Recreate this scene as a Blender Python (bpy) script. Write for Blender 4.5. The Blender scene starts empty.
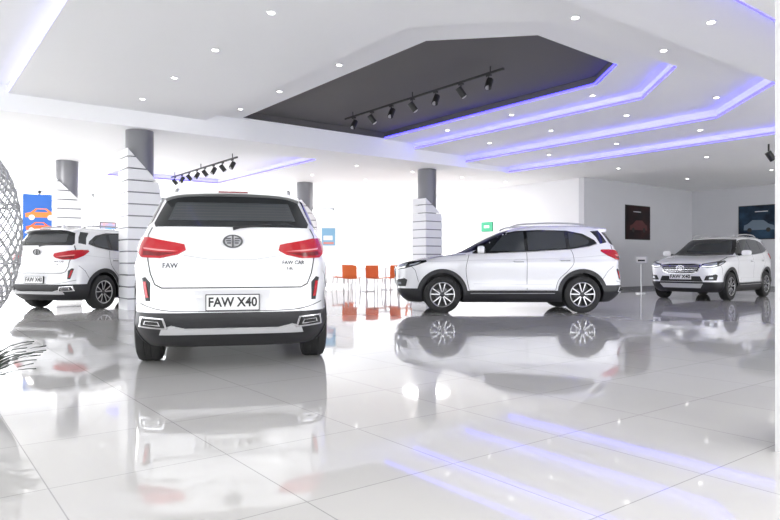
import bpy, bmesh, math, random
import numpy as np
from mathutils import Vector, Matrix
from mathutils.bvhtree import BVHTree
from mathutils.geometry import delaunay_2d_cdt
random.seed(3)
SC = bpy.context.scene
TH = math.radians(37.4); S_, C_ = math.sin(TH), math.cos(TH)
CAMH = 0.97
def P(x, d):            # survey frame (x right, d forward) -> room axes
    return (C_*x + S_*d, -S_*x + C_*d)

# ---------------------------------------------------------------- materials
MATS = {}
def mat(name, col, rough=0.5, metal=0.0, emis=None, es=0.0, coat=0.0, spec=0.5, noise=0.0):
    if name in MATS: return MATS[name]
    m = bpy.data.materials.new(name); m.use_nodes = True
    nt = m.node_tree; b = nt.nodes['Principled BSDF']
    b.inputs['Base Color'].default_value = (*col, 1)
    b.inputs['Roughness'].default_value = rough
    b.inputs['Metallic'].default_value = metal
    b.inputs['Coat Weight'].default_value = coat
    b.inputs['Coat Roughness'].default_value = 0.03
    b.inputs['Specular IOR Level'].default_value = spec
    if emis:
        b.inputs['Emission Color'].default_value = (*emis, 1)
        b.inputs['Emission Strength'].default_value = es
    if noise > 0:
        tc = nt.nodes.new('ShaderNodeTexCoord'); n = nt.nodes.new('ShaderNodeTexNoise')
        n.inputs['Scale'].default_value = 1.3; n.inputs['Detail'].default_value = 3
        mx = nt.nodes.new('ShaderNodeMix'); mx.data_type = 'RGBA'
        mx.inputs[6].default_value = (*[c*(1-noise) for c in col], 1)
        mx.inputs[7].default_value = (*[min(1, c*(1+noise)) for c in col], 1)
        nt.links.new(tc.outputs['Object'], n.inputs['Vector'])
        nt.links.new(n.outputs['Fac'], mx.inputs[0])
        nt.links.new(mx.outputs[2], b.inputs['Base Color'])
    MATS[name] = m
    return m
M_WALL = mat('wall_paint', (.82, .82, .84), .6, noise=.02)
M_WALLG = mat('wall_paint_grey', (.60, .60, .63), .6, noise=.03)
M_CEIL = mat('ceiling_paint', (.95, .95, .955), .7, noise=.01)
M_DARK = mat('dark_ceiling_panel', (.11, .105, .105), .7, noise=.05)
M_PAINT = mat('car_paint_white', (.83, .83, .845), .22, coat=1.0)
M_BLK = mat('black_plastic', (.018, .018, .02), .5)
M_GLOSSB = mat('dark_glass', (.012, .014, .016), .04, coat=.3)
M_GLASS2 = mat('tinted_glass', (.045, .05, .055), .03, coat=.3)
M_SEAM = mat('seam_dark', (.06, .06, .06), .8)
M_RUB = mat('rubber', (.018, .018, .018), .75)
M_CHR = mat('chrome', (.75, .75, .77), .15, metal=1)
M_CHRD = mat('chrome_dark', (.10, .10, .11), .25, metal=.3)
M_BADGE = mat('badge_dark', (.035, .035, .04), .3)
M_SIL = mat('silver_paint', (.55, .55, .56), .3, metal=.7)
M_SKID = mat('skid_silver', (.50, .50, .51), .4, metal=.1)
M_RIMD = mat('rim_dark', (.03, .03, .033), .35, metal=.4)
M_RED = mat('lamp_red', (.38, .006, .014), .2, coat=.2, emis=(.8, .01, .02), es=.06)
M_RED2 = mat('lamp_red_dark', (.16, .003, .006), .2, coat=.2)
M_PINK = mat('lamp_clear', (.75, .34, .34), .2, coat=.2)
M_LAMP = mat('headlamp_clear', (.45, .48, .52), .08, metal=.5, coat=.8)
M_DRL = mat('drl_white', (.9, .9, .9), .2, emis=(1, 1, 1), es=1.2)
M_PLATE = mat('plate_white', (.72, .72, .72), .4)
M_INK = mat('ink_black', (.015, .015, .015), .5)
M_LED = mat('led_blue', (.04, .03, .9), .5, emis=(.06, .05, 1.0), es=4.0)
M_LEDW = mat('led_pale', (.6, .6, 1), .5, emis=(.4, .4, 1.0), es=1.5)
M_SPOT = mat('downlight_glow', (1, 1, 1), .5, emis=(1, .98, .95), es=6)
M_ORANGE = mat('orange_plastic', (.85, .16, .03), .4)
M_GREY = mat('column_grey', (.20, .20, .215), .35, metal=.3)
M_SLAB = mat('column_white', (.80, .80, .82), .4)
M_FRAME = mat('frame_alu', (.62, .63, .66), .4, metal=.3)
M_METAL = mat('steel', (.5, .5, .52), .3, metal=1)
M_BLUE = mat('sign_blue', (.02, .14, .55), .4)
M_GREEN = mat('sign_green', (.02, .25, .13), .4, emis=(.02, .4, .2), es=.2)
M_LEAF = mat('leaf_green', (.012, .035, .02), .4)
M_WHITEP = mat('white_lacquer', (.85, .85, .86), .35)
M_CANE = mat('cane_grey', (.42, .42, .43), .5)

def floor_mat():
    m = bpy.data.materials.new('polished_tile'); m.use_nodes = True
    nt = m.node_tree; b = nt.nodes['Principled BSDF']
    tc = nt.nodes.new('ShaderNodeTexCoord')
    mp = nt.nodes.new('ShaderNodeMapping'); mp.inputs['Location'].default_value = (.3, .15, 0)
    br = nt.nodes.new('ShaderNodeTexBrick')
    br.offset = 0; br.squash = 1
    br.inputs['Scale'].default_value = 1
    br.inputs['Brick Width'].default_value = .8
    br.inputs['Row Height'].default_value = .8
    br.inputs['Mortar Size'].default_value = .003
    br.inputs['Mortar Smooth'].default_value = .1
    br.inputs['Bias'].default_value = 0
    br.inputs['Color1'].default_value = (.60, .59, .575, 1)
    br.inputs['Color2'].default_value = (.63, .62, .605, 1)
    br.inputs['Mortar'].default_value = (.39, .385, .375, 1)
    nt.links.new(tc.outputs['Object'], mp.inputs['Vector'])
    nt.links.new(mp.outputs['Vector'], br.inputs['Vector'])
    ns = nt.nodes.new('ShaderNodeTexNoise'); ns.inputs['Scale'].default_value = 2.2; ns.inputs['Detail'].default_value = 5
    nt.links.new(tc.outputs['Object'], ns.inputs['Vector'])
    mx = nt.nodes.new('ShaderNodeMix'); mx.data_type = 'RGBA'; mx.blend_type = 'MULTIPLY'
    mx.inputs[0].default_value = .25
    nt.links.new(br.outputs['Color'], mx.inputs[6])
    rp = nt.nodes.new('ShaderNodeValToRGB')
    rp.color_ramp.elements[0].color = (.8, .8, .8, 1); rp.color_ramp.elements[1].color = (1, 1, 1, 1)
    nt.links.new(ns.outputs['Fac'], rp.inputs[0]); nt.links.new(rp.outputs[0], mx.inputs[7])
    nt.links.new(mx.outputs[2], b.inputs['Base Color'])
    b.inputs['Roughness'].default_value = .045
    b.inputs['Specular IOR Level'].default_value = .7
    return m
M_FLOOR = floor_mat()

# ---------------------------------------------------------------- mesh builder
class MB:
    def __init__(s): s.v=[]; s.f=[]; s.m=[]; s.sm=[]; s.mats=[]
    def mi(s, m):
        if m not in s.mats: s.mats.append(m)
        return s.mats.index(m)
    def add(s, vs, fs, m, smooth=False, M=None):
        o=len(s.v); i=s.mi(m)
        for p in vs:
            p=Vector(p)
            if M is not None: p=M@p
            s.v.append(tuple(p))
        for f in fs:
            s.f.append([o+k for k in f]); s.m.append(i); s.sm.append(smooth)
    def box(s, a, b, m, M=None):
        x0,y0,z0=a; x1,y1,z1=b
        vs=[(x0,y0,z0),(x1,y0,z0),(x1,y1,z0),(x0,y1,z0),(x0,y0,z1),(x1,y0,z1),(x1,y1,z1),(x0,y1,z1)]
        s.add(vs,[(3,2,1,0),(4,5,6,7),(0,1,5,4),(1,2,6,5),(2,3,7,6),(3,0,4,7)],m,False,M)
    def prism(s, poly, z0, z1, m, M=None):
        n=len(poly)
        vs=[(p[0],p[1],z0) for p in poly]+[(p[0],p[1],z1) for p in poly]
        fs=[list(range(n))[::-1], list(range(n,2*n))]+[(i,(i+1)%n,n+(i+1)%n,n+i) for i in range(n)]
        s.add(vs,fs,m,False,M)
    def cyl(s, p0, p1, r0, m, r1=None, n=20, cap=True, smooth=True):
        r1 = r0 if r1 is None else r1
        p0=Vector(p0); p1=Vector(p1); ax=(p1-p0).normalized()
        t=ax.orthogonal().normalized(); b=ax.cross(t)
        vs=[]
        for p,r in((p0,r0),(p1,r1)):
            for k in range(n):
                a=2*math.pi*k/n; vs.append(p+(t*math.cos(a)+b*math.sin(a))*r)
        s.add(vs,[(k,(k+1)%n,n+(k+1)%n,n+k) for k in range(n)],m,smooth)
        if cap:
            s.add(vs[:n],[list(range(n))[::-1]],m); s.add(vs[n:],[list(range(n))],m)
    def tube(s, pts, r, m, n=10):
        pts=[Vector(p) for p in pts]; rings=[]
        for i,p in enumerate(pts):
            d=(pts[min(i+1,len(pts)-1)]-pts[max(i-1,0)]).normalized()
            up=Vector((0,0,1)) if abs(d.z)<.95 else Vector((1,0,0))
            t=d.cross(up).normalized(); b=t.cross(d)
            rr = r[i] if isinstance(r,(list,tuple)) else r
            rings+= [p+(t*math.cos(2*math.pi*k/n)+b*math.sin(2*math.pi*k/n))*rr for k in range(n)]
        fs=[]
        for i in range(len(pts)-1):
            for k in range(n):
                fs.append((i*n+k,i*n+(k+1)%n,(i+1)*n+(k+1)%n,(i+1)*n+k))
        fs.append(list(range(n))[::-1]); fs.append([(len(pts)-1)*n+k for k in range(n)])
        s.add(rings,fs,m,True)
    def lathe_y(s, prof, m, c=(0,0,0), n=48, flip=1):
        vs=[]
        for r,y in prof:
            for k in range(n):
                a=2*math.pi*k/n; vs.append((c[0]+r*math.cos(a), c[1]+flip*y, c[2]+r*math.sin(a)))
        L=len(prof)
        s.add(vs,[(i*n+k,i*n+(k+1)%n,(i+1)*n+(k+1)%n,(i+1)*n+k) for i in range(L-1) for k in range(n)],m,True)
    def ellip(s, c, r, m, e=1.0, nu=20, nv=14):
        def sp(t,e): return math.copysign(abs(t)**e,t)
        vs=[]
        for j in range(nv+1):
            ph=-math.pi/2+math.pi*j/nv
            for i in range(nu):
                a=2*math.pi*i/nu
                vs.append((c[0]+r[0]*sp(math.cos(ph),e)*sp(math.cos(a),e), c[1]+r[1]*sp(math.cos(ph),e)*sp(math.sin(a),e), c[2]+r[2]*sp(math.sin(ph),e)))
        s.add(vs,[(j*nu+i,j*nu+(i+1)%nu,(j+1)*nu+(i+1)%nu,(j+1)*nu+i) for j in range(nv) for i in range(nu)],m,True)
    def mesh(s, name, sharp=None):
        me=bpy.data.meshes.new(name); me.from_pydata(s.v,[],s.f)
        for m in s.mats: me.materials.append(m)
        me.polygons.foreach_set('material_index', s.m)
        me.polygons.foreach_set('use_smooth', s.sm)
        me.update()
        if sharp: me.set_sharp_from_angle(angle=math.radians(sharp))
        return me
    def obj(s, name, loc=(0,0,0), rot=0, sharp=None):
        return link(name, s.mesh(name, sharp), loc, rot)
def link(name, me, loc=(0,0,0), rot=0):
    o=bpy.data.objects.new(name, me); o.location=loc; o.rotation_euler=(0,0,rot)
    SC.collection.objects.link(o); return o

_txt={}
def text_mesh(body, size, bold=0.0):
    k=(body,size,bold)
    if k in _txt: return _txt[k]
    cu=bpy.data.curves.new('t','FONT'); cu.body=body; cu.size=size; cu.align_x='CENTER'; cu.align_y='CENTER'
    cu.offset=bold; cu.resolution_u=3
    o=bpy.data.objects.new('t',cu); SC.collection.objects.link(o)
    dg=bpy.context.evaluated_depsgraph_get(); dg.update()
    me=bpy.data.meshes.new_from_object(o.evaluated_get(dg))
    vs=[tuple(v.co) for v in me.vertices]; fs=[list(p.vertices) for p in me.polygons]
    bpy.data.objects.remove(o); bpy.data.meshes.remove(me)
    _txt[k]=(vs,fs); return _txt[k]

# ---------------------------------------------------------------- car
def pchip(xs, ys, q):
    xs=np.array(xs,float); ys=np.array(ys,float); h=np.diff(xs); d=np.diff(ys)/h
    m=np.zeros(len(xs)); m[0]=d[0]; m[-1]=d[-1]
    for i in range(1,len(xs)-1):
        if d[i-1]*d[i]>0:
            w1=2*h[i]+h[i-1]; w2=h[i]+2*h[i-1]; m[i]=(w1+w2)/(w1/d[i-1]+w2/d[i])
    q=np.array(q,float); i=np.clip(np.searchsorted(xs,q)-1,0,len(h)-1)
    t=(q-xs[i])/h[i]
    return (2*t**3-3*t**2+1)*ys[i]+(t**3-2*t**2+t)*h[i]*m[i]+(-2*t**3+3*t**2)*ys[i+1]+(t**3-t**2)*h[i]*m[i+1]
KEY=[ # z, xf, xr, w, nf, nr
(.20,1.93,-1.95,.80,7,4.5),(.26,2.02,-2.03,.85,7.5,4.6),(.34,2.08,-2.10,.885,8,4.8),(.42,2.12,-2.14,.90,8,5),
(.46,2.13,-2.15,.895,8,5),(.52,2.14,-2.155,.888,8,5),(.60,2.15,-2.15,.886,8,5),(.70,2.155,-2.135,.892,8,5),(.80,2.15,-2.115,.90,8,5),
(.87,2.12,-2.11,.905,8,5),(.92,2.06,-2.115,.906,8,5),(.96,1.96,-2.115,.90,8,5),(1.00,1.80,-2.11,.888,7.5,5),(1.05,1.52,-2.10,.878,7,5),
(1.09,1.25,-2.09,.868,6.5,5),(1.12,1.07,-2.085,.86,6,5),(1.16,.93,-2.07,.845,5.5,5),(1.25,.74,-2.02,.805,5,5.5),(1.35,.53,-1.955,.765,5,5.5),
(1.45,.32,-1.885,.722,5,5.5),(1.53,.13,-1.82,.688,5,5.5),(1.585,-.03,-1.76,.652,4.5,5),(1.62,-.18,-1.69,.60,4,4.5),(1.645,-.42,-1.55,.50,3.5,3.5),(1.66,-.70,-1.2,.28,3,3)]
def build_car():
    Z=sorted(set([round(z,4) for z in list(np.arange(.20,.84,.02))+list(np.arange(.84,1.18,.008))+list(np.arange(1.18,1.58,.02))+list(np.arange(1.58,1.661,.005))+[.40,.42,.52,1.66]]))
    K=np.array(KEY); F=[pchip(K[:,0],K[:,j],Z) for j in range(1,6)]
    XC=-.9; NQ=44
    def quad(a,b,n,N):
        t=np.linspace(0,math.pi/2,600); x=a*np.cos(t)**(2/n); y=b*np.sin(t)**(2/n)
        s=np.concatenate([[0],np.cumsum(np.hypot(np.diff(x),np.diff(y)))]); q=np.linspace(0,s[-1],N+1)
        return np.interp(q,s,x), np.interp(q,s,y)
    vs=[]; 
    for i,z in enumerate(Z):
        xf,xr,w,nf,nr=[f[i] for f in F]
        x1,y1=quad(xf-XC,w,nf,NQ+16); x2,y2=quad(XC-xr,w,nr,NQ)
        ring=[(XC+a,b) for a,b in zip(x1,y1)]+[(XC-a,b) for a,b in list(zip(x2,y2))[::-1][1:]]
        ring+= [(a,-b) for a,b in ring[::-1][1:-1]]
        vs+=[(a,b,z) for a,b in ring]
    N=len(ring); fs=[]; mi=[]
    for i in range(len(Z)-1):
        for k in range(N):
            fs.append((i*N+k,i*N+(k+1)%N,(i+1)*N+(k+1)%N,(i+1)*N+k))
            zc=(Z[i]+Z[i+1])/2; xc=vs[i*N+k][0]
            blk = zc<.42 or (xc<-1.62 and zc<.52) or (xc>1.72 and zc<.46)
            mi.append(1 if blk else 0)
    fs.append(list(range(N))[::-1]); mi.append(1)
    fs.append([(len(Z)-1)*N+k for k in range(N)]); mi.append(0)
    me=bpy.data.meshes.new('b'); me.from_pydata(vs,[],fs)
    me.materials.append(M_PAINT); me.materials.append(M_BLK)
    me.polygons.foreach_set('material_index',mi); me.update()
    bvh=BVHTree.FromPolygons([Vector(v) for v in vs],fs)
    cb=MB()
    for X in(1.30,-1.30):
        for sg in(1,-1):
            cb.mats=[M_PAINT,M_BLK]
            y0,y1=(.56,1.2) if sg>0 else (-1.2,-.56)
            cb.cyl((X,y0,.355),(X,y1,.355),.395,M_BLK,n=64)
    bo=bpy.data.objects.new('b',me); SC.collection.objects.link(bo)
    cm=cb.mesh('c'); bm=bmesh.new(); bm.from_mesh(cm); bmesh.ops.remove_doubles(bm,verts=bm.verts,dist=1e-5); bmesh.ops.recalc_face_normals(bm,faces=bm.faces); bm.to_mesh(cm); bm.free()
    co=bpy.data.objects.new('c',cm); SC.collection.objects.link(co)
    md=bo.modifiers.new('x','BOOLEAN'); md.operation='DIFFERENCE'; md.object=co; md.solver='EXACT'
    dg=bpy.context.evaluated_depsgraph_get(); dg.update()
    rm=bpy.data.meshes.new_from_object(bo.evaluated_get(dg))
    B=MB()
    B.mi(M_PAINT); B.mi(M_BLK)
    B.v+=[tuple(v.co) for v in rm.vertices]
    for p in rm.polygons:
        B.f.append(list(p.vertices)); B.m.append(min(p.material_index,1)); B.sm.append(True)
    bpy.data.objects.remove(bo); bpy.data.objects.remove(co); bpy.data.meshes.remove(rm)

    def cast(o,d):
        h,n,_,_=bvh.ray_cast(Vector(o),Vector(d).normalized(),6)
        if h is None: return None
        if n.dot(Vector(d))>0: n=-n
        return h,n
    side=lambda sg:(lambda a,b: cast((a,sg*2,b),(0,-sg,0)))
    rear=lambda a,b: cast((-4,a,b),(1,0,0))
    front=lambda a,b: cast((4,a,b),(-1,0,0))
    top=lambda a,b: cast((a,b,3),(0,0,-1))
    def polar(cx,cy):
        return lambda a,b:(lambda c,s:cast((cx+2.5*c,cy+2.5*s,b),(-c,-s,0)))(math.cos(a/.6),math.sin(a/.6))
    def ppts(pts,cx,cy,sg=1):
        out=[]
        for x,y,z in pts:
            a=math.atan2(y-cy,x-cx)
            if a<0 and cx<0 and abs(a)>math.pi/2: a+=2*math.pi
            out.append((a*.6,z))
        return out
    def panel(poly,mp,off,m,g=.035,skirt=.012,smooth_in=True):
        bd=[]
        n=len(poly)
        for i in range(n):
            a=Vector(poly[i]); b=Vector(poly[(i+1)%n]); k=max(1,int((b-a).length/g))
            for j in range(k): bd.append(a+(b-a)*(j/k))
        xs=[p.x for p in bd]; ys=[p.y for p in bd]
        pts=list(bd)
        def inside(x,y):
            c=False
            for i in range(n):
                x1,y1=poly[i]; x2,y2=poly[(i+1)%n]
                if (y1>y)!=(y2>y) and x<(x2-x1)*(y-y1)/(y2-y1)+x1: c=not c
            return c
        x=min(xs)+g*.5
        while x<max(xs):
            y=min(ys)+g*.5
            while y<max(ys):
                if inside(x,y) and min((Vector((x,y))-q).length for q in bd)>g*.4: pts.append(Vector((x,y)))
                y+=g
            x+=g
        nb=len(bd)
        r=delaunay_2d_cdt(pts,[(i,(i+1)%nb) for i in range(nb)],[],1,1e-6)
        V2,F2=r[0],r[2]
        H=[mp(p.x,p.y) for p in V2]
        good=[h is not None for h in H]
        P3=[(h[0]+h[1]*off) if h else Vector((0,0,0)) for h in H]
        Fs=[]
        for f in F2:
            if all(good[i] for i in f):
                f=list(f); nn=(P3[f[1]]-P3[f[0]]).cross(P3[f[2]]-P3[f[0]])
                if nn.dot(H[f[0]][1])<0: f=f[::-1]
                Fs.append(f)
        B.add(P3,Fs,m,smooth_in)
        if skirt>0:
            HB=[mp(p.x,p.y) for p in bd]
            if all(h is not None for h in HB):
                vs=[h[0]+h[1]*off for h in HB]+[h[0]-h[1]*skirt for h in HB]
                B.add(vs,[(i,(i+1)%nb,nb+(i+1)%nb,nb+i) for i in range(nb)],m,False)
    def ribbon(line,mp,w,off,m,g=.03,closed=False):
        L=[Vector(p) for p in line]; q=[]
        cnt=len(L) if closed else len(L)-1
        for i in range(cnt):
            a=L[i]; b=L[(i+1)%len(L)]; k=max(1,int((b-a).length/g))
            for j in range(k): q.append(a+(b-a)*(j/k))
        q.append(L[0] if closed else L[-1])
        vs=[]
        for i,p in enumerate(q):
            d=(q[min(i+1,len(q)-1)]-q[max(i-1,0)]); d.normalize(); nn=Vector((-d.y,d.x))*w/2
            for s_ in(1,-1):
                h=mp(p.x+nn.x*s_,p.y+nn.y*s_)
                if h is None: return
                vs.append(h[0]+h[1]*off)
        fs=[(2*i,2*i+1,2*i+3,2*i+2) for i in range(len(q)-1)]
        B.add(vs,fs,m,True)
    def spline(pts,n=6,closed=True):
        out=[];N_=len(pts)
        for i in range(N_ if closed else N_-1):
            p=[Vector(pts[(i+k)%N_]) if closed else Vector(pts[min(max(i+k,0),N_-1)]) for k in(-1,0,1,2)]
            for j in range(n):
                t=j/n
                out.append(tuple(.5*((2*p[1])+(-p[0]+p[2])*t+(2*p[0]-5*p[1]+4*p[2]-p[3])*t*t+(-p[0]+3*p[1]-3*p[2]+p[3])*t**3)))
        if not closed: out.append(tuple(pts[-1]))
        return out
    CG=mat('crease_shade',(.50,.50,.52),.3,coat=1)  # grey for ribbons that paint the shade along body creases
    # ---- sides
    for sg in(1,-1):
        sd=side(sg)
        dlo=[(.74,1.115),(.60,1.22),(.36,1.38),(.14,1.49),(-.10,1.535),(-.55,1.555),(-1.05,1.54),(-1.35,1.48),(-1.56,1.36),(-1.60,1.30),(-1.45,1.245),(-1.10,1.19),(-.5,1.15),(.1,1.125)]
        panel(dlo,sd,.004,M_GLOSSB,g=.05)
        panel([(.42,1.15),(.13,1.455),(-.05,1.505),(-.24,1.515),(-.24,1.16)],sd,.007,M_GLASS2,g=.05,skirt=0)
        panel([(-.30,1.165),(-.30,1.515),(-.70,1.525),(-1.00,1.51),(-1.02,1.21)],sd,.007,M_GLASS2,g=.05,skirt=0)
        panel([(-1.08,1.22),(-1.07,1.50),(-1.30,1.45),(-1.46,1.345),(-1.42,1.275)],sd,.007,M_GLASS2,g=.05,skirt=0)
        ribbon([(.72,1.108),(.1,1.118),(-.5,1.143),(-1.10,1.183),(-1.45,1.238),(-1.60,1.292)],sd,.014,.008,M_CHR)
        ribbon(spline([(.80,.43),(.84,.62),(.86,.85),(.80,1.09)],6,False),sd,.009,.002,M_SEAM)
        ribbon([(-.27,.43),(-.27,1.14)],sd,.009,.002,M_SEAM)
        ribbon(spline([(-.80,.43),(-.86,.62),(-1.02,.78),(-1.13,.92),(-1.13,1.08),(-1.09,1.19)],6,False),sd,.009,.002,M_SEAM)
        ribbon([(.80,.43),(-.80,.43)],sd,.009,.002,M_SEAM)
        ribbon([(.86,1.09),(1.25,1.065),(1.70,.985),(1.93,.93)],sd,.008,.002,M_SEAM)
        ribbon([(1.93,.93),(1.80,.80),(1.74,.58)],sd,.008,.002,M_SEAM)
        ribbon([(-1.66,.60),(-1.78,.78),(-1.9,.88)],sd,.008,.002,M_SEAM)
        panel([(.70,.545),(-.72,.53),(-.75,.47),(.74,.47)],sd,.010,M_PAINT,g=.06,skirt=.01)
        ribbon([(.72,.548),(-.74,.532)],sd,.006,.011,CG)
        ribbon([(1.6,.955),(.7,.985),(-.2,1.0),(-1.2,1.03),(-1.75,1.08)],sd,.006,.002,CG)
        for hx in(-.12,-.98):
            z=.97 if hx>-.5 else .99
            panel([(hx-.09,z-.014),(hx+.09,z-.017),(hx+.10,z),(hx+.09,z+.016),(hx-.09,z+.014)],sd,.028,M_PAINT,g=.03)
            ribbon([(hx-.09,z-.018),(hx+.09,z-.020)],sd,.008,.004,M_SEAM)
            ribbon([(hx-.08,z+.018),(hx+.08,z+.018)],sd,.006,.026,M_CHR)
        for X in(1.30,-1.30):
            a0,a1=(-.35,math.pi+.38)
            outer=[(X+.470*math.cos(a0+(a1-a0)*k/30),.355+.470*math.sin(a0+(a1-a0)*k/30)) for k in range(31)]
            inner=[(X+.393*math.cos(a1-(a1-a0)*k/30),.355+.393*math.sin(a1-(a1-a0)*k/30)) for k in range(31)]
            panel(outer+inner,sd,.014,M_BLK,g=.035,skirt=.02)
        panel([(.84,.42),(-.84,.42),(-.88,.27),(.88,.27)],sd,.016,M_BLK,g=.06)
        ribbon([(.78,.375),(-.78,.375)],sd,.010,.019,M_SIL)
        panel([(-1.66,1.29),(-1.60,1.42),(-1.50,1.53),(-1.66,1.545),(-1.74,1.44),(-1.80,1.32)],sd,.004,M_GLOSSB,g=.03)
        B.tube([(.60,sg*.76,1.13),(.60,sg*.86,1.135),(.60,sg*.93,1.15)],[.03,.026,.03],M_BLK)
        B.ellip((.60,sg*1.0,1.175),(.065,.115,.075),M_PAINT,e=.65)
        B.ellip((.575,sg*1.0,1.172),(.055,.10,.06),M_GLASS2,e=.65)
        rl=[(.0,sg*.56,1.595),(-.08,sg*.56,1.635),(-.25,sg*.555,1.668),(-.8,sg*.55,1.69),(-1.25,sg*.54,1.678),(-1.45,sg*.535,1.65),(-1.52,sg*.53,1.61)]
        B.tube([tuple(p) for p in spline(rl,5,False)],.017,M_SIL)
        # tail lamp
        cx,cy=-1.5,sg*.3; pm=polar(cx,cy)
        def PP(pts): return ppts([(x,sg*y,z) for x,y,z in pts],cx,cy)
        lamp=[(-2.1,.400,1.065),(-2.1,.415,1.115),(-2.05,.62,1.150),(-2.0,.76,1.175),(-1.86,.86,1.185),(-1.68,.88,1.18),(-1.66,.88,1.155),(-1.80,.86,1.07),(-1.98,.80,1.0),(-2.08,.62,.993),(-2.1,.47,1.025)]
        panel(PP(lamp),pm,.014,M_RED,g=.025,skirt=.02)
        panel(PP([(-2.1,.46,1.052),(-2.05,.66,1.072),(-1.97,.80,1.088),(-1.98,.79,1.074),(-2.06,.62,1.055)]),pm,.017,M_PINK,g=.02,skirt=0)
        panel(PP([(-2.1,.47,1.040),(-2.06,.64,1.044),(-1.98,.79,1.06),(-1.985,.79,1.02),(-2.07,.62,1.012)]),pm,.017,M_RED2,g=.02,skirt=0)
        panel(PP([(-2.12,.74,.62),(-2.10,.80,.62),(-2.03,.84,.82),(-2.06,.80,.83),(-2.12,.76,.78)]),pm,.004,M_BLK,g=.02)
        panel(PP([(-2.12,.765,.65),(-2.10,.795,.65),(-2.05,.825,.79),(-2.08,.80,.79)]),pm,.010,M_RED,g=.02)
        rr=rear
        panel([(sg*.545,.385),(sg*.785,.40),(sg*.77,.487),(sg*.575,.478)][::sg],rr,.024,M_CHR,g=.03,skirt=.02)
        panel([(sg*.568,.400),(sg*.765,.412),(sg*.752,.474),(sg*.590,.466)][::sg],rr,.028,M_INK,g=.03,skirt=0)
        panel([(sg*.600,.418),(sg*.735,.424),(sg*.725,.456),(sg*.612,.450)][::sg],rr,.034,M_CHR,g=.03,skirt=.02)
        panel([(sg*.612,.424),(sg*.724,.429),(sg*.716,.450),(sg*.622,.445)][::sg],rr,.037,M_INK,g=.03,skirt=0)
        # headlamp
        cx2,cy2=1.4,sg*.25; pf=polar(cx2,cy2)
        def PF(pts): return [(math.atan2(sg*y-cy2,x-cx2)*.6,z) for x,y,z in pts]
        panel(PF([(2.12,.46,.83),(2.10,.50,.895),(2.0,.70,.935),(1.85,.86,.965),(1.62,.90,.98),(1.60,.90,.955),(1.80,.88,.89),(1.98,.80,.835),(2.08,.62,.805)]),pf,.010,M_GLOSSB,g=.025,skirt=.02)
        panel(PF([(2.11,.50,.85),(2.09,.54,.885),(2.0,.70,.915),(1.95,.79,.925),(1.98,.79,.87),(2.06,.64,.835)]),pf,.013,M_LAMP,g=.02,skirt=0)
        panel(PF([(2.12,.49,.832),(2.06,.64,.822),(1.98,.79,.852),(1.98,.79,.866),(2.06,.64,.836),(2.12,.50,.846)]),pf,.015,M_DRL,g=.02,skirt=0)
        panel(PF([(1.92,.83,.90),(1.83,.87,.925),(1.72,.90,.955),(1.74,.90,.935),(1.83,.88,.90),(1.92,.83,.88)]),pf,.013,M_LAMP,g=.02,skirt=0)
        panel(PF([(2.14,.55,.50),(2.13,.60,.62),(2.05,.80,.66),(2.0,.85,.62),(2.03,.83,.50)]),pf,.006,M_BLK,g=.025)
        panel(PF([(2.13,.66,.535),(2.12,.67,.575),(2.09,.75,.58),(2.09,.76,.535)]),pf,.012,M_LAMP,g=.02,skirt=0)
        ribbon(PF([(2.13,.58,.615),(2.05,.80,.655)]),pf,.012,.013,M_CHR)
    # ---- rear
    rg=[(-.67,1.275),(.67,1.275),(.685,1.31),(.60,1.50),(.575,1.565),(.0,1.59),(-.575,1.565),(-.60,1.50),(-.685,1.31)]
    panel(rg,rear,.006,M_GLOSSB,g=.05)
    panel([(-.56,1.33),(.56,1.33),(.50,1.50),(-.50,1.50)],rear,.009,M_GLASS2,g=.06,skirt=0)
    for a in range(0,6):
        z=1.35+a*.026; w_=.54-(z-1.31)*.3
        ribbon([(-w_,z),(w_,z)],rear,.002,.011,M_SEAM,g=.08)
    ys=np.linspace(-.60,.60,25); sv=[]
    for y in ys:
        q=(y/.60)**2
        zt=1.632-.022*q-.03*q**4
        sv+=[(-1.42,y,zt+.008-.01*q),(-1.70,y,zt),(-1.90+.07*q,y,zt-.018),(-1.905+.07*q,y,zt-.045),(-1.72,y,zt-.07),(-1.45,y,zt-.10)]
    fs=[]
    for i in range(24):
        for k in range(6):
            fs.append((i*6+k,i*6+(k+1)%6,(i+1)*6+(k+1)%6,(i+1)*6+k))
    fs+= [tuple(range(6)),tuple(range(24*6,25*6))[::-1]]
    B.add(sv,fs,M_PAINT,True)
    B.box((-1.912,-.13,1.592),(-1.88,.13,1.606),M_RED2)
    tg=[(-.70,1.27),(-.735,1.20),(-.725,1.00),(-.70,.86),(-.66,.765),(-.60,.735),(.60,.735),(.66,.765),(.70,.86),(.725,1.00),(.735,1.20),(.70,1.27)]
    ribbon(tg,rear,.011,.002,M_SEAM)
    ribbon([(-.42,1.02),(-.2,.985),(.2,.985),(.42,1.02)],rear,.01,.004,CG)
    ribbon(spline([(-.80,.60),(-.6,.545),(-.3,.53),(.3,.53),(.6,.545),(.80,.60)],4,False),rear,.007,.003,M_SEAM)
    panel([(-.29,.53),(.29,.53),(.33,.715),(-.33,.715)],rear,.003,mat('recess_shade',(.55,.55,.57),.35,coat=.6),g=.06,skirt=.0)  # flat panel, shade of the plate recess put into its grey colour
    panel([(-.62,.335),(.62,.335),(.60,.385),(.52,.41),(.40,.38),(-.40,.38),(-.52,.41),(-.60,.385)],rear,.02,M_SKID,g=.05,skirt=.02)
    B.box((-2.176,-.230,.535),(-2.158,.230,.680),M_INK)
    B.box((-2.180,-.222,.543),(-2.160,.222,.672),M_PLATE)
    tv,tf=text_mesh('FAW X40',.108,.003)
    B.add([(-2.182,-x*.93,z*1.05+.608) for x,z,_ in tv],tf,M_INK)
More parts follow.
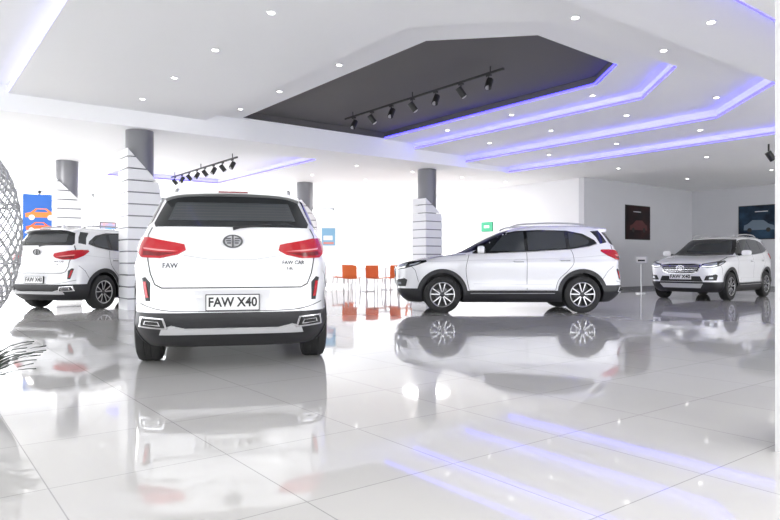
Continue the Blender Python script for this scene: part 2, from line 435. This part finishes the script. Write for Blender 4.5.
    def emblem(X,Z,sx,s=1.0,mm=M_BADGE):
        n=40; vs=[]
        for k in range(n):
            a=2*math.pi*k/n
            for r,xo in((1,0),(.97,.012),(.82,.012),(.78,0)):
                vs.append((X+sx*xo,.088*s*r*math.cos(a),Z+.060*s*r*math.sin(a)))
        B.add(vs,[(4*k+j,4*((k+1)%n)+j,4*((k+1)%n)+j+1,4*k+j+1) for k in range(n) for j in range(3)],mm,True)
        B.box((X-.012,-.008,Z-.05*s),(X+.012,.008,Z+.05*s),mm)
        for j,zz in enumerate((.024,.004,-.016)):
            for q in(1,-1):
                L=.066-.008*j
                a=(X-.012,min(q*.016,q*L),Z+zz*s-.005); b=(X+.012,max(q*.016,q*L),Z+zz*s+.006)
                B.box(a,b,mm)
    emblem(-2.105,1.145,-1)
    def ontext(body,size,yc,zc,bold=.001):
        tv,tf=text_mesh(body,size,bold); vs=[]
        for x,z,_ in tv:
            h=rear(yc-x,zc+z); vs.append(h[0]+h[1]*.006)
        B.add(vs,tf,M_CHRD)
    ontext('FAW',.06,.53,.93,.002); ontext('FAW CAR',.045,-.53,.955,.0015); ontext('1.6L',.035,-.50,.905,.001)
    B.tube([(-2.045,0,1.262),(-2.05,-.06,1.272),(-2.02,-.34,1.30)],[.018,.010,.006],M_BLK,n=8)
    # ---- front
    ws=[(-.76,1.125),(0,1.105),(.76,1.125),(.70,1.27),(.62,1.44),(.57,1.535),(.0,1.555),(-.57,1.535),(-.62,1.44),(-.70,1.27)]
    MWS=mat('windscreen_glass',(.03,.034,.038),.06,spec=.15)
    panel(ws,front,.005,mat('windscreen_band',(.01,.011,.012),.1,spec=.15),g=.04)
    panel([(-.68,1.15),(.68,1.15),(.60,1.36),(.52,1.50),(-.52,1.50),(-.60,1.36)],front,.008,MWS,g=.04,skirt=0)
    gr=[(-.50,.88),(-.42,.70),(-.30,.66),(.30,.66),(.42,.70),(.50,.88),(.30,.905),(-.30,.905)]
    panel(gr,front,.010,M_CHR,g=.04,skirt=.02)
    gi=[(-.47,.868),(-.40,.712),(-.29,.678),(.29,.678),(.40,.712),(.47,.868),(.29,.89),(-.29,.89)]
    panel(gi,front,.014,M_INK,g=.04,skirt=0)
    for z,w_ in((.72,.38),(.76,.40),(.80,.42),(.84,.44)):
        ribbon([(-w_,z),(w_,z)],front,.009,.02,M_CHR,g=.05)
    emblem(2.17,.80,1,1.15,M_CHR)
    panel([(-.52,.47),(.52,.47),(.46,.60),(-.46,.60)],front,.006,M_INK,g=.05)
    panel([(-.45,.32),(.45,.32),(.52,.42),(-.52,.42)],front,.02,M_SKID,g=.05,skirt=.02)
    B.box((2.158,-.26,.52),(2.182,.26,.65),M_PLATE)
    tv,tf=text_mesh('FAW X40',.118,.004)
    B.add([(2.184,x,z+.585) for x,z,_ in tv],tf,M_INK)
    for y in(.30,-.30):
        ribbon([(1.95,y*.9),(1.5,y*1.3),(1.12,y*1.8)],top,.008,.002,CG,g=.05)
    B.add([(-1.30,0,1.655),(-1.48,.03,1.65),(-1.48,-.03,1.65),(-1.47,0,1.73)],[(0,1,3),(0,3,2),(1,2,3)],M_PAINT)
    # ---- wheels
    for X in(1.30,-1.30):
        for sg in(1,-1):
            c=(X,sg*.785,.345)
            prof=[(.222,-.10),(.25,-.112),(.30,-.115),(.332,-.100),(.345,-.075),(.345,-.035),(.338,-.032),(.338,-.024),(.345,-.021),(.345,.021),(.338,.024),(.338,.032),(.345,.035),(.345,.075),(.332,.100),(.30,.115),(.25,.112),(.228,.10),(.222,.085)]
            B.lathe_y(prof,M_RUB,c,64,sg)
            B.lathe_y([(.232,.103),(.222,.106),(.214,.098)],M_SIL,c,64,sg)
            B.lathe_y([(.214,.098),(.205,.02),(.20,-.08)],M_RIMD,c,64,sg)
            B.lathe_y([(.205,.0),(.10,-.005),(.0,-.005)],M_INK,c,48,sg)
            B.lathe_y([(.13,.012),(.135,.008),(.06,.02),(.0,.02)],M_CHRD,c,40,sg)
            B.lathe_y([(.0,.086),(.030,.086),(.045,.080),(.05,.06),(.05,.0)],M_RIMD,c,30,sg)
            for k in range(5):
                for dlt in(-1,1):
                    a0=2*math.pi*k/5+math.pi/2+dlt*.16; a1=2*math.pi*k/5+math.pi/2+dlt*.26
                    for (mm,wa,wb,yo) in((M_RIMD,.030,.032,.0),(M_SIL,.016,.018,.008)):
                        p0=Vector((math.cos(a0)*.045,0,math.sin(a0)*.045)); p1=Vector((math.cos(a1)*.216,0,math.sin(a1)*.216))
                        d=(p1-p0).normalized(); nn=Vector((-d.z,0,d.x))
                        vs=[]
                        for p,w_,yt in((p0,wa,.075+yo),(p0.lerp(p1,.6),(wa+wb)/2,.088+yo),(p1,wb,.085+yo)):
                            for s_ in(1,-1):
                                q=p+nn*w_*s_*.5
                                vs.append((c[0]+q.x,c[1]+sg*yt,c[2]+q.z)); vs.append((c[0]+q.x,c[1]+sg*(yt-.035),c[2]+q.z))
                        B.add(vs,[(0,2,6,4),(4,6,10,8),(0,4,5,1),(4,8,9,5),(2,3,7,6),(6,7,11,10)],mm)
    return B.mesh('car',sharp=35)
car_me=build_car()
def place_car(x,d,phi,i):
    u,v=P(x,d); p=math.radians(phi)
    h=P(math.sin(p),math.cos(p))
    return link('car',car_me,(u,v,0),math.atan2(h[1],h[0]))
place_car(-1.865,7.72,-13,0)
place_car(-6.22,14.45,18,1)
place_car(2.27,12.75,-90,2)
place_car(8.76,17.3,180+47,3)

# ---------------------------------------------------------------- room
ZL,Z2,Z1,Z0=3.61,3.76,3.93,4.07
U0,U1,V0,V1=-9.0,23.8,-8.0,27.0
b=MB(); b.box((U0-.2,V0-.2,-.1),(U1+.2,V1+.2,0),M_FLOOR); b.obj('floor')
b=MB(); b.box((-90,-90,-.25),(90,90,-.12),mat('exterior_paving',(.86,.86,.84),.8,noise=.04)); b.obj('ground_exterior')
b=MB(); b.box((17.1,12.3,0),(U1+.2,12.5,ZL),M_WALLG); b.obj('wall_back')
b=MB(); b.box((U1,V0,0),(U1+.2,12.3,ZL),M_WALLG); b.obj('wall_right')
b=MB(); b.box((17.1,12.5,0),(17.3,V1,ZL),M_WALL); b.obj('wall_side')
b=MB(); b.box((17.1,12.285,0),(U1,12.3,.1),M_GREY); b.obj('baseboard_back')
b=MB(); b.box((U1-.015,V0,0),(U1,12.285,.1),M_GREY); b.obj('baseboard_right')

def slab(name,outer,holes,z0,z1,m):
    cu=bpy.data.curves.new(name,'CURVE'); cu.dimensions='2D'; cu.fill_mode='BOTH'
    for poly in [outer]+holes:
        sp=cu.splines.new('POLY'); sp.points.add(len(poly)-1)
        for i,p in enumerate(poly): sp.points[i].co=(p[0],p[1],0,1)
        sp.use_cyclic_u=True
    cu.extrude=(z1-z0)/2
    o=bpy.data.objects.new(name,cu); SC.collection.objects.link(o)
    dg=bpy.context.evaluated_depsgraph_get(); dg.update()
    me=bpy.data.meshes.new_from_object(o.evaluated_get(dg)); bpy.data.objects.remove(o)
    vs=[(v.co.x,v.co.y,v.co.z+(z0+z1)/2) for v in me.vertices]; fs=[list(p.vertices) for p in me.polygons]
    return vs,fs,m
rect=lambda a,b,c,d:[(a,c),(b,c),(b,d),(a,d)]
R=rect(U0-.2,U1+.2,V0-.2,V1+.2)
VF=13.05
UL=1.5
poly3=[(-7,VF),(-7,3.0),(11.9,3.0),(14.4,5.5),(14.4,VF)]
poly2=[(-6.9,VF),(-6.9,4.3),(10.9,4.3),(12.65,6.05),(12.65,VF)]
poly1=[(5.1,VF),(5.1,6.3),(6.3,5.1),(9.4,5.1),(10.77,6.5),(10.77,VF)]
poly1b=[(-6.8,VF),(-6.8,4.4),(UL,4.4),(UL,VF)]
octo=[(5.88,13.0),(5.88,6.85),(6.95,5.75),(9.0,5.85),(9.75,6.75),(9.75,13.0)]
backrec=[(5.0,14.4),(8.6,14.4),(8.6,20.9),(5.0,20.9)]
b=MB()
for args in((R,[poly3,backrec],ZL,Z2),(R,[poly2],Z2,Z1),(R,[poly1,poly1b],Z1,Z0),(R,[octo],Z0,4.29)):
    vs,fs,m=slab('x',*args,M_CEIL); b.add(vs,fs,m)
b.prism(R,4.30,4.45,M_CEIL)
b.prism([(5.9,12.98),(5.9,6.87),(6.96,5.77),(8.99,5.87),(9.73,6.77),(9.73,12.98)][::-1],4.23,4.29,M_DARK)
n=len(octo)
for i in range(n):
    p=Vector(octo[i]); q=Vector(octo[(i+1)%n]); c=Vector((7.87,9.5))
    ip=p+(c-p).normalized()*.012; iq=q+(c-q).normalized()*.012
    b.add([(ip.x,ip.y,Z0+.015),(iq.x,iq.y,Z0+.015),(iq.x,iq.y,4.27),(ip.x,ip.y,4.27)],[(0,1,2,3)],M_DARK)
CEIL=b.obj('ceiling')

def led(name,pts,z,m,h=.035,t=.02):
    b=MB()
    for (a,c) in zip(pts[:-1],pts[1:]):
        a=Vector(a); c=Vector(c); d=(c-a).normalized(); nn=Vector((-d.y,d.x))*t/2
        b.prism([tuple(a-nn),tuple(c-nn),tuple(c+nn),tuple(a+nn)],z,z+h,m)
    o=b.obj(name); o.parent=CEIL
led('led_strip_1',[(9.735,12.95),(9.72,6.78),(8.98,5.88)],Z0+.001,M_LED)
led('led_strip_2',[(10.755,13.0),(10.755,6.51),(9.4,5.12)],Z1+.002,M_LED)
led('led_strip_3',[(12.635,13.0),(12.635,6.06),(10.9,4.32)],Z2+.002,M_LED)
led('led_strip_4',[(14.385,13.0),(14.385,5.51),(11.9,3.02),(4.0,3.02)],ZL+.002,M_LED)
led('led_strip_5',[(UL-.015,13.0),(UL-.015,4.42)],Z1+.005,M_LEDW)
led('led_strip_6',[(8.585,14.45),(8.585,20.88),(5.05,20.88)],ZL+.002,M_LED)

b=MB()
def dl(u,v,z):
    b.cyl((u,v,z-.012),(u,v,z-.002),.06,M_WHITEP,n=20)
    b.cyl((u,v,z-.016),(u,v,z-.011),.042,M_SPOT,n=20)
for v in(5.2,6.9,8.6,10.3,12.0): dl(3.5,v,Z1)
for v in(8.5,10.5,12.2): dl(5.49,v,Z0)
for v in(7.2,9.2,11.2): dl(10.27,v,Z0)
for v in(5.6,7.4,9.3,11.2): dl(11.7,v,Z1)
for v in(5.0,6.8,8.8,10.8): dl(13.5,v,Z2)
for v in(3.0,5.5,8.0,10.5): dl(16.2,v,ZL); dl(20.0,v,ZL)
for u in(6.5,8.5): dl(u,4.8,Z1)
for u in(5,7.5,10): dl(u,3.65,Z2)
for u in(2,4,10,12,14,16):
    for v in(14.6,17,21,24): dl(u,v,ZL)
o=b.obj('recessed_downlights'); o.parent=CEIL

def track(u,v0,v1,z,n,zc):
    b=MB()
    b.box((u-.018,v0,z-.02),(u+.018,v1,z+.02),M_INK)
    for v in(v0+.3,(v0+v1)/2,v1-.3): b.cyl((u,v,z),(u,v,zc),.012,M_INK,n=8)
    for i in range(n):
        v=v0+(i+.5)*(v1-v0)/n
        b.box((u-.02,v-.05,z-.05),(u+.02,v+.05,z-.02),M_INK)
        b.cyl((u,v,z-.04),(u,v,z-.13),.012,M_INK,n=8)
        dx=.05*(1 if i%2 else -1)
        b.cyl((u-dx,v+.02,z-.10),(u+dx,v-.03,z-.25),.06,M_INK,n=18)
        b.cyl((u+dx,v-.03,z-.25),(u+dx*1.02,v-.032,z-.253),.048,M_SIL,n=18)
    b.obj('track_light')
track(7.85,7.2,11.9,4.12,7,4.23)
track(6.85,15.4,20.4,3.63,8,Z2)
b=MB()
u,v=P(8.55,14.45)
b.cyl((u,v,ZL),(u,v,3.45),.02,M_INK); b.cyl((u-.05,v,3.42),(u+.04,v-.08,3.24),.07,M_INK); b.obj('ceiling_spotlight')

def column(u,v,hc,ztop0,ztop1,h=.31,nm='column'):
    b=MB()
    b.cyl((0,0,0),(0,0,hc),.27,M_GREY,n=40)
    z=.0; dz=.235; gap=.028
    while z<ztop1-.02:
        z1=min(z+dz-gap,ztop1)
        def lim(zz):
            if zz<=ztop0: return h
            return h-(zz-ztop0)/(ztop1-ztop0)*(2*h)
        a0,a1=lim(z),lim(z1)
        vs=[(-h,-h,z),(a0,-h,z),(a0,h,z),(-h,h,z),(-h,-h,z1),(a1,-h,z1),(a1,h,z1),(-h,h,z1)]
        b.add(vs,[(3,2,1,0),(4,5,6,7),(0,1,5,4),(1,2,6,5),(2,3,7,6),(3,0,4,7)],M_SLAB)
        g=h-.02
        if z1<ztop0: b.box((-g,-g,z1),(g,g,z1+gap),M_GREY)
        z+=dz
    b.obj(nm,(u,v,0),0)
column(*P(-5.10,13.04),ZL,2.5,3.2,h=.325)
column(*P(1.07,18.5),ZL,2.3,2.75)
column(*P(-8.55,16.95),ZL,2.5,3.1)
column(*P(-2.87,21.6),ZL,2.4,3.0)
b=MB(); b.prism([P(1.955,3.25),P(2.25,3.25),P(2.45,3.6),P(2.17,3.6)],0,ZL,mat('pillar_grey',(.45,.45,.45),.5,noise=.04)); b.obj('pillar')

def window(name,p0,p1,n,z0=.0,z1=ZL):
    p0=Vector(p0); p1=Vector(p1); d=(p1-p0); L=d.length; d.normalize(); nn=Vector((-d.y,d.x))*.04
    b=MB()
    def bar(s0,s1,za,zb):
        a=p0+d*s0; c=p0+d*s1
        b.prism([tuple(a-nn),tuple(c-nn),tuple(c+nn),tuple(a+nn)],za,zb,M_FRAME)
    for i in range(n+1): s=i*L/n; bar(max(0,s-.04),min(L,s+.04),z0,z1)
    bar(0,L,z0,z0+.12); bar(0,L,z1-.12,z1); bar(0,L,2.5,2.57)
    b.obj(name)
window('window_1',(U0,V1),(6.0,V1),8); window('window_2',(7.0,V1),(17.1,V1),6)
window('window_3',(U0,V0),(U0,V1),16); window('window_4',(U0,V0),(U1,V0),16)
b=MB(); b.box((6.0,V1-.15,0),(7.0,V1+.15,ZL),M_WALL); b.obj('wall_pier')

def poster(name,kind,u0,u1,z0,z1,plane,const,out):
    b=MB()
    mt=bpy.data.materials.new(name+'_print'); mt.use_nodes=True; nt=mt.node_tree; bs=nt.nodes['Principled BSDF']
    tc=nt.nodes.new('ShaderNodeTexCoord'); ns=nt.nodes.new('ShaderNodeTexNoise'); ns.inputs['Scale'].default_value=2.5; ns.inputs['Detail'].default_value=6
    rp=nt.nodes.new('ShaderNodeValToRGB'); e=rp.color_ramp.elements
    cols={'dark':((.006,.005,.006),(.04,.012,.012)),'sea':((.004,.007,.018),(.03,.07,.12)),'blue':((.1,.3,.6),(.7,.3,.2))}[kind]
    e[0].color=(*cols[0],1); e[1].color=(*cols[1],1); e[0].position=.35; e[1].position=.7
    nt.links.new(tc.outputs['Generated'],ns.inputs['Vector']); nt.links.new(ns.outputs['Fac'],rp.inputs[0]); nt.links.new(rp.outputs[0],bs.inputs['Base Color'])
    bs.inputs['Roughness'].default_value=.4; bs.inputs['Specular IOR Level'].default_value=.2
    W=u1-u0; H=z1-z0
    def m3(a,z,o): return (a,const+out*o,z) if plane=='v' else (const+out*o,a,z)
    def bx(a0,a1,za,zb,o0,o1,m):
        p=m3(a0,za,o0); q=m3(a1,zb,o1)
        b.box(tuple(min(p[i],q[i]) for i in range(3)),tuple(max(p[i],q[i]) for i in range(3)),m)
    bx(u0,u1,z0,z1,.003,.03,M_INK); bx(u0+.03,u1-.03,z0+.03,z1-.03,.025,.035,mt)
    if kind!='blue':
        mm=mat('print_red',(.09,.015,.015),.4) if kind=='dark' else mat('print_silver',(.14,.19,.25),.4)
        sil=[(.15,.28),(.16,.40),(.28,.45),(.40,.56),(.66,.57),(.78,.46),(.86,.42),(.87,.28)]
        b.add([m3(u0+W*x,z0+H*y,.038) for x,y in sil],[tuple(range(8))],mm)
        for cx in(.29,.73):
            b.add([m3(u0+W*(cx+.055*math.cos(k*.5236)),z0+H*(.28)+W*.055*math.sin(k*.5236),.040) for k in range(12)],[tuple(range(12))],M_INK)
        bx(u0+W*.3,u0+W*.6,z0+H*.80,z0+H*.825,.03,.04,M_FRAME)
    b.obj(name)
poster('automobile_poster','dark',19.35,20.85,1.70,2.87,'v',12.3,-1)
poster('seascape_poster','sea',9.2,10.6,1.72,2.92,'u',23.8,-1)
poster('picture_print','blue',6.2,6.8,1.8,2.5,'v',26.85,-1)
b=MB(); b.box((17.05,16.2,2.05),(17.095,16.75,2.4),M_GREEN); b.box((17.045,16.35,2.18),(17.05,16.6,2.27),M_WHITEP); b.obj('exit_sign')

b=MB(); 
b.cyl((0,0,0),(0,0,.03),.17,M_METAL,n=30); b.cyl((0,0,.02),(0,0,.95),.02,M_METAL,n=14)
Mx=Matrix.Translation((0,0,1.0))@Matrix.Rotation(math.radians(55),4,'X')
b.box((-.17,-.13,-.01),(.17,.13,.01),M_FRAME,Mx); b.box((-.14,-.10,.011),(.14,.10,.014),M_WHITEP,Mx); b.box((-.10,-.06,.014),(.10,.0,.016),M_INK,Mx)
u,v=P(7.5,19.1); b.obj('information_stand',(u,v,0),-TH-.3)

def chair():
    b=MB()
    prof=[(.23,.46),(.20,.45),(.0,.435),(-.16,.44),(-.205,.48),(-.225,.60),(-.245,.80),(-.25,.84)]
    vs=[]
    for (x,z) in prof:
        for y in np.linspace(-.23,.23,7):
            k=(y/.23)**2
            vs.append((x+ (.03*k if z>.5 else 0),y,z+(.02*k if z<.5 else 0)))
    fs=[(i*7+j,i*7+j+1,(i+1)*7+j+1,(i+1)*7+j) for i in range(7) for j in range(6)]
    b.add(vs,fs,M_ORANGE,True); b.add([(x-.012,y,z-.012) for x,y,z in vs],[f[::-1] for f in fs],M_ORANGE,True)
    for sx in(.17,-.17):
        for sy in(.18,-.18): b.tube([(sx,sy,.43),(sx*1.25,sy*1.1,.0)],.013,M_METAL,n=8)
    return b.mesh('chair')
cm=chair()
for x,d,r in((-1.15,19.4,.6),(-1.6,20.6,2.2),(-.42,19.3,-1.6),(.02,19.9,1.7),(.45,19.2,2.4),(-1.3,21.7,.3),(.75,20.9,-.8)):
    u,v=P(x,d); link('dining_chair',cm,(u,v,0),r)
b=MB(); b.cyl((0,0,0),(0,0,.03),.28,M_METAL,n=30); b.cyl((0,0,.03),(0,0,.72),.035,M_METAL); b.cyl((0,0,.72),(0,0,.75),.38,M_WHITEP,n=40)
tm=b.mesh('round_table')
for x,d in((-.76,20.4),(-.15,21.6)):
    u,v=P(x,d); link('round_table',tm,(u,v,0))
b=MB(); b.box((-.7,-.04,.12),(.7,.04,2.35),M_WHITEP)
for x in(-.6,.6): b.box((x-.04,-.25,0),(x+.04,.25,.12),M_FRAME)
PS=mat('print_sky',(.22,.42,.60),.5); PC=mat('print_coral',(.62,.25,.2),.5)
b.box((-.50,-.05,1.55),(.0,-.038,2.2),PS); b.box((-.44,-.056,1.75),(-.10,-.05,1.92),M_WHITEP); b.box((-.44,-.056,1.60),(-.06,-.05,1.68),PC)
u,v=P(-2.05,24.0); b.obj('display_partition',(u,v,0),-TH)

# blue billboard with orange car graphics
b=MB(); b.box((-.5,-.04,1.6),(.5,.04,3.05),M_BLUE)
for x in(-.45,.45): b.box((x-.03,-.03,0),(x+.03,.03,1.6),M_FRAME)
b.box((-.7,-.25,0),(.7,.25,.04),M_FRAME)
SO=mat('sign_orange',(.9,.25,.04),.4)
for (cx,cz,s,m) in((.0,2.42,.95,SO),(-.05,2.02,.8,M_ORANGE)):
    sil=[(-.45,-.10),(-.46,.03),(-.30,.07),(-.15,.20),(.16,.20),(.30,.08),(.45,.04),(.46,-.10)]
    b.add([(cx+x*s,-.045,cz+z*s) for x,z in sil],[tuple(range(8))],m)
    b.add([(cx+x*s,-.047,cz+z*s) for x,z in[(-.20,.08),(-.11,.165),(.12,.165),(.21,.08)]],[(0,1,2,3)],M_BLUE)
    for wx in(-.27,.27):
        b.add([(cx+(wx+.09*math.cos(k*.5236))*s,-.048,cz+(-.10+.09*math.sin(k*.5236))*s) for k in range(12)],[tuple(range(12))],M_WHITEP)
u,v=P(-10.9,20.0); b.obj('billboard',(u,v,0),-TH+.45)

# lattice lamp at the left edge
bm=bmesh.new(); bmesh.ops.create_uvsphere(bm,u_segments=22,v_segments=18,radius=1)
me=bpy.data.meshes.new('lat'); bm.to_mesh(me); bm.free()
b=MB()
fmap=lambda w:(w.x*.36,w.y*.36,1.22+w.z*.80)
for p in me.polygons:
    vs=[me.vertices[i].co for i in p.vertices]
    if len(vs)==4:
        b.cyl(fmap(vs[0]),fmap(vs[2]),.008,M_CANE,n=6,cap=False); b.cyl(fmap(vs[1]),fmap(vs[3]),.008,M_CANE,n=6,cap=False)
for zz in(-.94,-.34,.34,.94):
    r=math.sqrt(1-zz*zz); ring=[fmap(Vector((r*math.cos(k*math.pi/20),r*math.sin(k*math.pi/20),zz))) for k in range(41)]
    b.tube(ring,.012,M_CANE,n=6)
b.cyl((0,0,0),(0,0,.04),.25,M_WHITEP,n=30); b.cyl((0,0,.04),(0,0,.42),.03,M_WHITEP)
b.cyl((0,0,.42),(0,0,1.15),.012,M_WHITEP); b.ellip((0,0,1.22),(.07,.07,.09),M_WHITEP)
u,v=P(-3.86,6.0); b.obj('lattice_lamp',(u,v,0))

# potted plant
b=MB()
b.cyl((0,0,0),(0,0,.22),.08,M_WHITEP,r1=.115,n=30); b.cyl((0,0,.19),(0,0,.225),.105,mat('soil',(.05,.035,.02),.9),n=24)
for k in range(70):
    a=k*2.4; L=.32+.12*random.random(); el=.35+.95*random.random()
    d=Vector((math.cos(a),math.sin(a),0)); sidev=Vector((-d.y,d.x,0)); vs=[]
    for j in range(8):
        t=j/7; r=L*t*math.cos(el*(1-.5*t)); z=.21+L*t*math.sin(el)*(1-.35*t*t)
        w=.018*math.sin(math.pi*min(1,.15+t*.85))+.001
        vs+= [d*r+sidev*w+Vector((0,0,z)), d*r-sidev*w+Vector((0,0,z+.006))]
    b.add(vs,[(2*j,2*j+1,2*j+3,2*j+2) for j in range(7)],M_LEAF,True)
u,v=P(-2.51,3.85); b.obj('potted_plant',(u,v,0))

# ---------------------------------------------------------------- lights
w=bpy.data.worlds.new('World'); SC.world=w; w.use_nodes=True
w.node_tree.nodes['Background'].inputs[0].default_value=(.95,.97,1,1)
w.node_tree.nodes['Background'].inputs[1].default_value=4.0
def area(u,v,sx,sy,p,col=(1,.98,.96)):  # added fill light under the ceiling to brighten the room, no real fixture
    l=bpy.data.lights.new('fill_area_light','AREA'); l.shape='RECTANGLE'; l.size=sx; l.size_y=sy; l.energy=p; l.color=col
    o=bpy.data.objects.new('fill_area_light',l); o.location=(u,v,ZL-.02); SC.collection.objects.link(o)
for u in(-4,1,6,11): area(u,0,1.2,1.2,28)
for u in(-4,1,6,11): area(u,-4,1.2,1.2,40)
for u in(1,14.6): area(u,17.0,1.2,1.2,150)
for u in(1,6.8,12): area(u,23.5,1.2,1.2,130)
area(20.5,1.5,1.2,1.2,120)

cam=bpy.data.cameras.new('Camera'); co=bpy.data.objects.new('Camera',cam); SC.collection.objects.link(co)
co.location=(0,0,CAMH); co.rotation_euler=(math.pi/2,0,-TH)
cam.sensor_width=36; cam.lens=640/780*36; cam.shift_y=1/780; cam.clip_start=.05; cam.clip_end=500
SC.camera=co
SC.view_settings.view_transform='Standard'; SC.view_settings.look='None'; SC.view_settings.exposure=0.5
